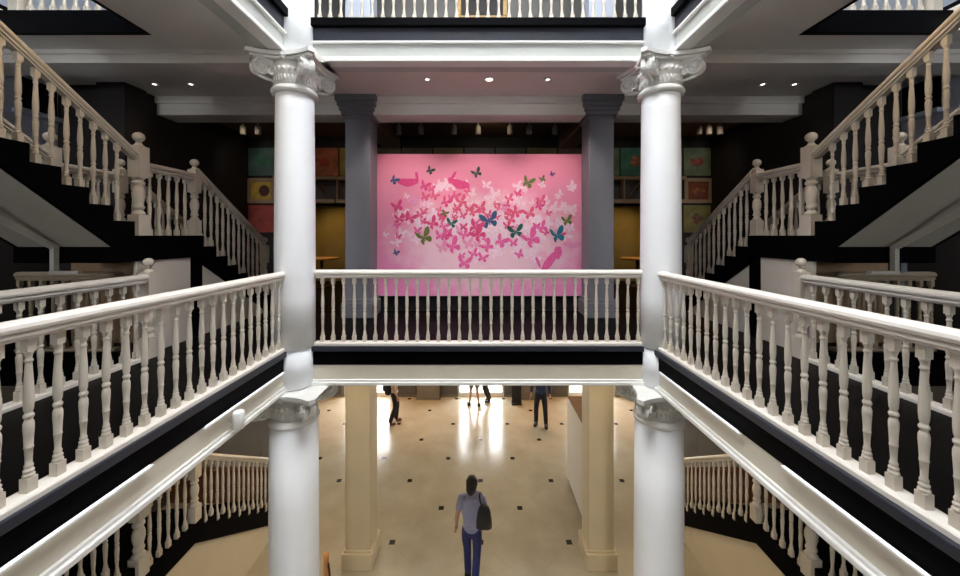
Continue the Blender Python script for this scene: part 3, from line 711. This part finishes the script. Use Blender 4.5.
for s, xs in ((-1, (-4.82, -4.28)), (1, (4.2, 4.67))):
    for x in xs: downlight(x, 5.22, CE1, 'tiny downlight in the ceiling near the %s stair, %s of its pair' % (SIDE[s], 'outer' if abs(x) > 4.5 else 'inner'), 0, 5)
for s, xs in ((-1,(-.35,)),(1,(.62,))):
    pass
def track(x, lab, aim=None, power=0, y=7.05):
    t = thing('track_light', lab, 'light', (x, y, CE1), 0, 'track lights over the painting')
    b = NB(); bx(b, -.012, .012, -.012, .012, -.06, 0); mk('stem', b, TRACKW, t)
    b = NB(); lathe(b, [(.045,-.23),(.055,-.22),(.055,-.08),(.04,-.055)], 16); mk('lamp_body', b, TRACKW, t)
tr = [(399,'far left'),(421,'second from left'),(454,'third from left'),(478,'middle'),(510,'third from right'),(529,'second from right'),(555,'far right')]
for px, w_ in tr: track((px-479.5)*7.05/352, 'grey cylinder track light hanging above the painting, %s of seven' % w_)
for px, w_ in ((243,'outer of two'),(258,'inner of two')): track((px-479.5)*7.05/352, 'dim track light beyond the left stair, %s' % w_)
for px, w_ in ((699,'inner of three'),(709,'middle of three'),(720,'outer of three')): track((px-479.5)*7.05/352, 'dim track light beyond the right stair, %s' % w_)

# gilt picture glimpsed through the top balustrade
t = thing('picture', 'gilt frame glimpsed through the top balustrade above the middle downlight', 'picture', (.05, 6.99, 5.58))
b = NB(); bx(b, -.50, .50, -.06, 0, 0, .09); bx(b, -.50, .50, -.06, 0, 1.2, 1.29); bx(b, -.50, -.41, -.06, 0, .09, 1.2); bx(b, .41, .50, -.06, 0, .09, 1.2); mk('frame', b, GOLD, t, .01)
b = NB(); bx(b, -.41, .41, -.03, 0, .09, 1.2); mk('canvas', b, DKWALL, t)

# ------------------------------------------------------------------ ground floor furniture
t = thing('reception_screen', 'tall cream partition box with brown top behind the right beige pillar', 'partition', (2.1, 7.0, G))
b = NB(); bx(b, -.16, .16, -.72, .8, .07, 1.84); mk('body', b, PANELC, t, .004)
b = NB(); bx(b, -.155, .155, -.72, .8, 1.84, 1.852); mk('top', b, BROWN, t)
b = NB(); bx(b, -.14, .14, -.7, .78, 0, .07); mk('plinth', b, BLKCLOTH, t)
t = thing('barrier_post', 'orange wooden barrier post with a dark rope at the foot of the left column', 'post', (-2.10, 4.82, G))
b = NB(); lathe(b, [(.034,.03),(.034,1.0),(.040,1.02),(.036,1.05),(.02,1.065)], 14); mk('post', b, ORWOOD, t)
b = NB(); lathe(b, [(.15,0),(.15,.02),(.05,.035)], 20); mk('foot', b, BROWN, t)
b = NB(); tube(b, [(.03, 0, .93),(.06,-.04,.86),(.10,-.1,.74),(.14,-.18,.60),(.2,-.3,.48)], .012, 8); mk('rope', b, BLKCLOTH, t)

# ------------------------------------------------------------------ people
def skin_mesh(nodes, edges, root, sub=2):
    me = bpy.data.meshes.new('tmp'); keys = list(nodes)
    me.from_pydata([nodes[k][0] for k in keys], [(keys.index(a), keys.index(c)) for a, c in edges], [])
    o = bpy.data.objects.new('tmp', me); C.objects.link(o)
    md = o.modifiers.new('skin', 'SKIN'); md.use_smooth_shade = True
    for i, k in enumerate(keys):
        r = nodes[k][1]; v = me.skin_vertices[0].data[i]; v.radius = r if isinstance(r, tuple) else (r, r); v.use_root = (k == root)
    sm = o.modifiers.new('sub', 'SUBSURF'); sm.levels = sub; sm.render_levels = sub
    bpy.context.view_layer.update()
    dg = bpy.context.evaluated_depsgraph_get(); ev = o.evaluated_get(dg)
    out = bpy.data.meshes.new_from_object(ev); bpy.data.objects.remove(o)
    bm2 = NB(); bm2.from_mesh(out); bpy.data.meshes.remove(out)
    return bm2
def join(bms):
    base = bms[0]
    for x in bms[1:]:
        me = bpy.data.meshes.new('t'); x.to_mesh(me); x.free(); base.from_mesh(me); bpy.data.meshes.remove(me)
    for f in base.faces: f.smooth = True
    return base
def lerp(a, c, t): return tuple(a[i]+(c[i]-a[i])*t for i in range(3))
def person(lab, loc, rz, J, top, bottom, shoe, hair, short_sleeve=True, shorts=False, k=1.0, longhair=False):
    t = thing('person', lab, 'person', loc, rz); t.scale = (k,k,k)
    n = {'pel':((0,0,.94),(.095,.07)), 'wai':((0,.0,1.08),(.095,.068)), 'che':((0,.0,1.27),(.11,.078)), 'nek':((0,.0,1.42),(.042,.042)), 'nk2':((0,.012,1.475),(.046,.048)),
         'jaw':((0,.03,1.53),(.062,.072)), 'hed':((0,.02,1.59),(.074,.09)), 'top':((0,.01,1.655),(.05,.06))}
    e = [('pel','wai'),('wai','che'),('che','nek'),('nek','nk2'),('nk2','jaw'),('jaw','hed'),('hed','top')]
    hands = []
    for sd, S_ in (('L',-1),('R',1)):
        sh = (S_*.165,0,1.36); n['sh'+sd] = (sh, .046); n['el'+sd] = (J['el'+sd], .040); n['wr'+sd] = (J['wr'+sd], .027)
        e += [('che','sh'+sd),('sh'+sd,'el'+sd),('el'+sd,'wr'+sd)]
        n['hi'+sd] = ((S_*.085,0,.88), .074); n['kn'+sd] = (J['kn'+sd], .050); n['ca'+sd] = (lerp(J['kn'+sd], J['an'+sd], .35), .047); n['an'+sd] = (J['an'+sd], .032)
        toe = Vector(J['an'+sd])+Vector((S_*.012,.09,-.045)); n['to'+sd] = (tuple(toe), .016)
        e += [('pel','hi'+sd),('hi'+sd,'kn'+sd),('kn'+sd,'ca'+sd),('ca'+sd,'an'+sd),('an'+sd,'to'+sd)]
        # hand
        w = Vector(J['wr'+sd]); d = (w-Vector(J['el'+sd])).normalized(); side = Vector((0,1,0)); side = (side-d*side.dot(d)).normalized(); nrm = d.cross(side)*(-S_)
        palm = w+d*.05; kn = w+d*.085
        hn = {'w':(tuple(w-d*.01),(.024,.020)), 'p':(tuple(palm),(.034,.016)), 'k':(tuple(kn),(.034,.013))}; hands.append(skin_mesh(hn, [('w','p'),('p','k')], 'w', 1))
        for fi, (off, ln) in enumerate(((.027,.070),(.009,.080),(-.009,.074),(-.026,.058))):
            p0 = kn-d*.02+side*off; p1 = kn+d*ln*.45+side*off*1.05; p2 = kn+d*ln*.8+side*off*1.05-nrm*.014; p3 = kn+d*ln*.98+side*off-nrm*.036
            hands.append(skin_mesh({'a':(tuple(p0),.0095),'b':(tuple(p1),.009),'c':(tuple(p2),.0085),'d':(tuple(p3),.0075)}, [('a','b'),('b','c'),('c','d')], 'a', 1))
        p0 = w+d*.03+side*.02; hands.append(skin_mesh({'a':(tuple(p0),.012),'b':(tuple(p0+d*.03+side*.026),.0105),'c':(tuple(p0+d*.062+side*.030-nrm*.012),.009)}, [('a','b'),('b','c')], 'a', 1))
    body = skin_mesh(n, e, 'pel')
    face = NB()
    tube(face, [(0,.098,1.60),(0,.112,1.572),(0,.122,1.558),(0,.105,1.552)], [.007,.011,.014,.010], 8)      # nose
    for S_ in (-1, 1): lathe(face, [(.004,-.03),(.014,-.02),(.018,0),(.016,.018),(.004,.028)], 8, S_*.078, .012, 1.575)   # ears
    bod = mk('body', join([body]+hands+[face]), SKIN, t)
    b = NB()
    for S_ in (-1, 1): lathe(b, [(.002,-.009),(.010,-.005),(.012,0),(.010,.005),(.002,.009)], 8, S_*.032, .093, 1.598)
    mk('eye', b, EYE, t)
    b = NB(); tube(b, [(-.022,.095,1.527),(0,.103,1.526),(.022,.095,1.527)], [.004,.007,.004], 6); mk('mouth', b, LIP, t)
    # top garment
    n2 = {'hem':((0,0,.83),(.165,.128)), 'pel':((0,0,.96),(.162,.125)), 'wai':((0,0,1.09),(.145,.112)), 'che':((0,0,1.28),(.160,.128)), 'yok':((0,-.004,1.375),(.115,.108)), 'col':((0,-.004,1.445),(.072,.078))}
    e2 = [('hem','pel'),('pel','wai'),('wai','che'),('che','yok'),('yok','col')]
    for sd, S_ in (('L',-1),('R',1)):
        sh = (S_*.17,0,1.36); el = J['el'+sd]; wr = J['wr'+sd]; n2['sh'+sd] = (sh, .068)
        if short_sleeve: n2['sl'+sd] = (lerp(sh, el, .75), .058); e2 += [('che','sh'+sd),('sh'+sd,'sl'+sd)]
        else: n2['el'+sd] = (el, .052); n2['sl'+sd] = (lerp(el, wr, .92), .038); e2 += [('che','sh'+sd),('sh'+sd,'el'+sd),('el'+sd,'sl'+sd)]
    mk('top', join([skin_mesh(n2, e2, 'wai')]), top, t)
    n3 = {'pel':((0,0,1.03),(.135,.105)), 'cro':((0,0,.86),(.135,.11))}; e3 = [('pel','cro')]
    for sd, S_ in (('L',-1),('R',1)):
        n3['hi'+sd] = ((S_*.088,0,.82), .096); n3['kn'+sd] = (J['kn'+sd] if not shorts else lerp((S_*.085,0,.88), J['kn'+sd], .85), .068 if not shorts else .088)
        e3 += [('cro','hi'+sd),('hi'+sd,'kn'+sd)]
        if not shorts: n3['an'+sd] = (lerp(J['kn'+sd], J['an'+sd], 1.08), .060); e3 += [('kn'+sd,'an'+sd)]
    mk('shorts' if shorts else 'trousers', join([skin_mesh(n3, e3, 'pel')]), bottom, t)
    for sd, S_ in (('L',-1),('R',1)):
        a = Vector(J['an'+sd]); h0 = a+Vector((0,-.05,-.045)); m0 = a+Vector((S_*.008,.05,-.047)); t0 = a+Vector((S_*.02,.165,-.055))
        mk('shoe', join([skin_mesh({'u':(tuple(a),.05),'h':(tuple(h0),(.05,.044)),'m':(tuple(m0),(.055,.044)),'t':(tuple(t0),(.046,.034))}, [('u','h'),('h','m'),('m','t')], 'h', 2)]), shoe, t)
    hb = NB(); bmesh.ops.create_uvsphere(hb, u_segments=22, v_segments=14, radius=1)
    for v in hb.verts:
        x, y, z = v.co; n_ = .03*math.sin(9*math.atan2(y, x))*max(0, 1-abs(z))
        v.co = (x*.093*(1+n_), .0+y*.112*(1+n_), 1.612+z*.098)
    bmesh.ops.delete(hb, geom=[v for v in hb.verts if v.co.y > .045 and v.co.z < 1.652], context='VERTS')
    if longhair:
        tube(hb, [(0,-.02,1.66),(0,-.045,1.59),(-.01,-.06,1.52),(-.015,-.068,1.485),(-.02,-.07,1.46),(-.02,-.07,1.45)], [.06,.088,.078,.055,.03,.01], 16)
    else:
        tube(hb, [(0,-.05,1.58),(0,-.062,1.53),(0,-.055,1.49)], [.07,.062,.04], 14)
    for f in hb.faces: f.smooth = True
    mk('hair', hb, hair, t, recalc=True)
    return t
def pose(el_l=(-.23,-.03,1.10), wr_l=(-.25,.05,.88), el_r=(.23,-.03,1.10), wr_r=(.25,.05,.88), kn_l=(-.09,.03,.50), an_l=(-.10,0,.09), kn_r=(.09,.03,.50), an_r=(.10,0,.09)):
    return dict(elL=el_l, wrL=wr_l, elR=el_r, wrR=wr_r, knL=kn_l, anL=an_l, knR=kn_r, anR=an_r)
wk = pose(kn_l=(-.08,.10,.50), an_l=(-.07,.12,.09), kn_r=(.08,.02,.49), an_r=(.06,-.18,.14), el_r=(.24,-.02,1.10), wr_r=(.22,.14,.95))
PL = (-.12, 5.46, G)
person('person in a lavender grey shirt and blue jeans walking away across the hall', PL, -.06, wk, TEE, JEANS, BLKCLOTH, HAIR, True, False, .985, True)
t = thing('shoulder_bag', 'black shoulder bag hanging at the right side of the person in jeans', 'bag', (PL[0]+.19, PL[1]-.11, G+1.16))
b = NB()
ring_ = [(.13,-.10,-.20),(.15,-.11,-.12),(.14,-.09,.02),(.11,-.05,.12),(.08,-.03,.16)]
for (w_, d_, z) in (): pass
prof = [(.10,.05,-.19),(.122,.065,-.17),(.118,.07,-.07),(.10,.055,.05),(.075,.04,.12),(.04,.022,.15)]
rings = []
for (w_, d_, z) in prof:
    rings.append([b.verts.new((w_*math.copysign(abs(math.cos(a))**.6, math.cos(a))+.0, d_*math.copysign(abs(math.sin(a))**.6, math.sin(a)), z)) for a in [2*PI*k/20 for k in range(20)]])
for a_, c_ in zip(rings, rings[1:]):
    for k in range(20): f = b.faces.new((a_[k], a_[(k+1)%20], c_[(k+1)%20], c_[k])); f.smooth = True
b.faces.new(rings[0]); b.faces.new(rings[-1])
mk('bag_body', b, LEATHER, t)
b = NB(); tube(b, [(-.03,-.02,.14),(-.045,-.03,.18),(-.06,-.01,.22),(-.07,.05,.255),(-.07,.12,.25),(-.05,.20,.18),(-.02,.19,.14),(.0,.08,.11)], .013, 8); mk('strap', b, LEATHER, t)
# three visitors near the doors
person('person in cream shirt and black trousers wearing a backpack by the left pillar', (-2.46, 10.15, G), -1.25, pose(kn_l=(-.08,.10,.5), an_l=(-.08,.06,.09), an_r=(.09,-.12,.09)), CREAMCL, BLKCLOTH, REDSHOE, HAIR, True)
t = thing('backpack', 'dark backpack worn by the person in the cream shirt', 'backpack', (-2.62, 10.10, G+1.12), -1.25)
b = NB(); lathe(b, [(.05,-.28),(.12,-.24),(.145,-.12),(.14,.08),(.11,.2),(.05,.25)], 18)
for v in b.verts: v.co.y *= .75; 
mk('pack_body', b, BLKCLOTH, t)
b = NB(); lathe(b, [(.03,-.16),(.09,-.14),(.10,-.05),(.08,.02),(.03,.04)], 14, 0, -.06, 0); mk('pocket', b, BLKCLOTH, t)
b = NB()
for S_ in (-1, 1): tube(b, [(S_*.08,.08,.2),(S_*.11,.20,.26),(S_*.12,.30,.18),(S_*.12,.31,0),(S_*.10,.2,-.18),(S_*.08,.06,-.22)], .014, 6)
mk('strap', b, BLKCLOTH, t)
person('person in black trousers and a navy top standing right of the middle door', (1.74, 10.0, G), 2.9, pose(an_l=(-.14,.02,.09), kn_l=(-.12,.03,.5), an_r=(.13,-.04,.09), kn_r=(.12,.02,.5)), NAVY, BLKCLOTH, BLKCLOTH, HAIR, False, False, 1.05)
person('person in grey shorts standing in the bright middle doorway', (-.16, 11.15, G), .2, pose(an_l=(-.15,.06,.09), kn_l=(-.11,.05,.5), an_r=(.13,-.05,.09)), GREYCL, GREYCL, BLKCLOTH, HAIR, True, True)
person('person in dark clothes stepping through the bright middle doorway', (.22, 11.45, G), 1.5, pose(kn_l=(-.08,.08,.5), an_l=(-.08,-.1,.10), kn_r=(.07,.02,.5), an_r=(.06,-.12,.09)), BLKCLOTH, BLKCLOTH, BLKCLOTH, HAIR, False)

# ------------------------------------------------------------------ light
w = bpy.data.worlds.new('sky'); scn.world = w; w.use_nodes = True
bg = w.node_tree.nodes['Background']; bg.inputs[0].default_value = (.95,.975,1.0,1); bg.inputs[1].default_value = 19.5
def area(name, loc, rot, sx, sy, power, col=(1,1,1), portal=False):
    l = bpy.data.lights.new(name, 'AREA'); l.shape = 'RECTANGLE'; l.size = sx; l.size_y = sy; l.energy = power; l.color = col
    if portal: l.cycles.is_portal = True
    o = bpy.data.objects.new(name, l); C.objects.link(o); o.location = loc; o.rotation_euler = rot; return o
area('skylight_portal', (0, (AY0+AY1)/2, zr+.3), (0,0,0), 2*AX+.2, AY1-AY0+.2, 1, portal=True)
for d in doors: area('door_portal', ((d[0]+d[1])/2, BY+.32, G+dh/2), (-PI/2,0,0), d[1]-d[0], dh, 1, portal=True)
for s in (-1, 1):
    for z in (0, F2): area('window_portal', (s*5.35, NY-.32, z+2.35), (PI/2,0,0), 1.1, 1.5, 1, portal=True)  # portals for the openings added in the near wall
def spot(name, loc, target, power, size, col, blend=.6, soft=.08):
    l = bpy.data.lights.new(name, 'SPOT'); l.energy = power; l.spot_size = size; l.spot_blend = blend; l.color = col; l.shadow_soft_size = soft
    o = bpy.data.objects.new(name, l); C.objects.link(o); o.location = loc
    d = Vector(target)-Vector(loc); o.rotation_euler = d.to_track_quat('-Z', 'Y').to_euler(); return o
for x in (-1.25, 0, 1.25): spot('painting_spot', (x, 5.0, 3.55), (x, 6.2, 1.12), 118, 1.4, (1,.90,.84), .8)
# warm ceiling lamps of the ground-floor hall
for x in (-3.6, 0, 3.6):
    area('hall_ceiling_lamp', (x, 8.6, CE0-.02), (0,0,0), 2.6, 3.4, 30, (1,.80,.54))
for x in (-5.0, -1.9, 1.9, 5.0): spot('hall_wall_washer', (x, 10.7, CE0-.05), (x, 11.4, G), 250, 1.6, (1,.50,.16), .6, .35)
for s in (-1, 1):
    spot('well_lamp', (s*1.3, -1.2, CE0-.12), (s*2.1, 4.26, -2.6), 330, .75, (1,.97,.93), .7, .2)  # added fill aimed at the ground floor columns, no fixture known
    spot('pillar_lamp', (s*1.98, 4.75, CE0-.06), (s*1.98, 5.75, -2.8), 38, 1.5, (1,.80,.52), .7, .15)  # added warm fill on the pillar fronts
    spot('stair_foot_lamp', (s*2.9, 5.6, CE0-.1), (s*3.8, 5.4, G+.6), 95, 1.7, (1,.72,.40), .6, .25)
    area('gallery_lamp', (s*2.95, 2.6, CE1-.02), (0,0,0), .3, .3, 10, (1,.72,.42))  # added fill that warms the stair balusters and rails
    area('wing_lamp', (s*5.2, 6.0, CE0-.03), (0,0,0), .4, .4, 12, (1,.8,.6))
    spot('room_table_lamp', (s*4.15, 9.25, 3.3), (s*4.15, 9.35, 0), 130, 1.5, (1,.75,.4))
    for i in (-1, 1): spot('picture_lamp', (s*(3.6+i*.9), 6.5, 3.45), (s*(4.0+i*.9), 8.0, 2.5), 10, 1.4, (1,.82,.6))
spot('picture_lamp', (.2, 6.6, 3.5), (.2, 8.0, 3.0), 5, 2.2, (1,.82,.6))

# ------------------------------------------------------------------ camera
cam = bpy.data.cameras.new('camera'); co = bpy.data.objects.new('camera', cam); C.objects.link(co)
co.location = (0, 0, EYE_Z); co.rotation_euler = (PI/2, 0, 0)
cam.sensor_width = 36; cam.lens = 352/960*36; cam.shift_y = -52.5/960; cam.shift_x = .5/960; cam.clip_start = .02
scn.camera = co
scn.view_settings.view_transform = 'Standard'; scn.view_settings.look = 'None'; scn.view_settings.exposure = 0; scn.view_settings.gamma = 1
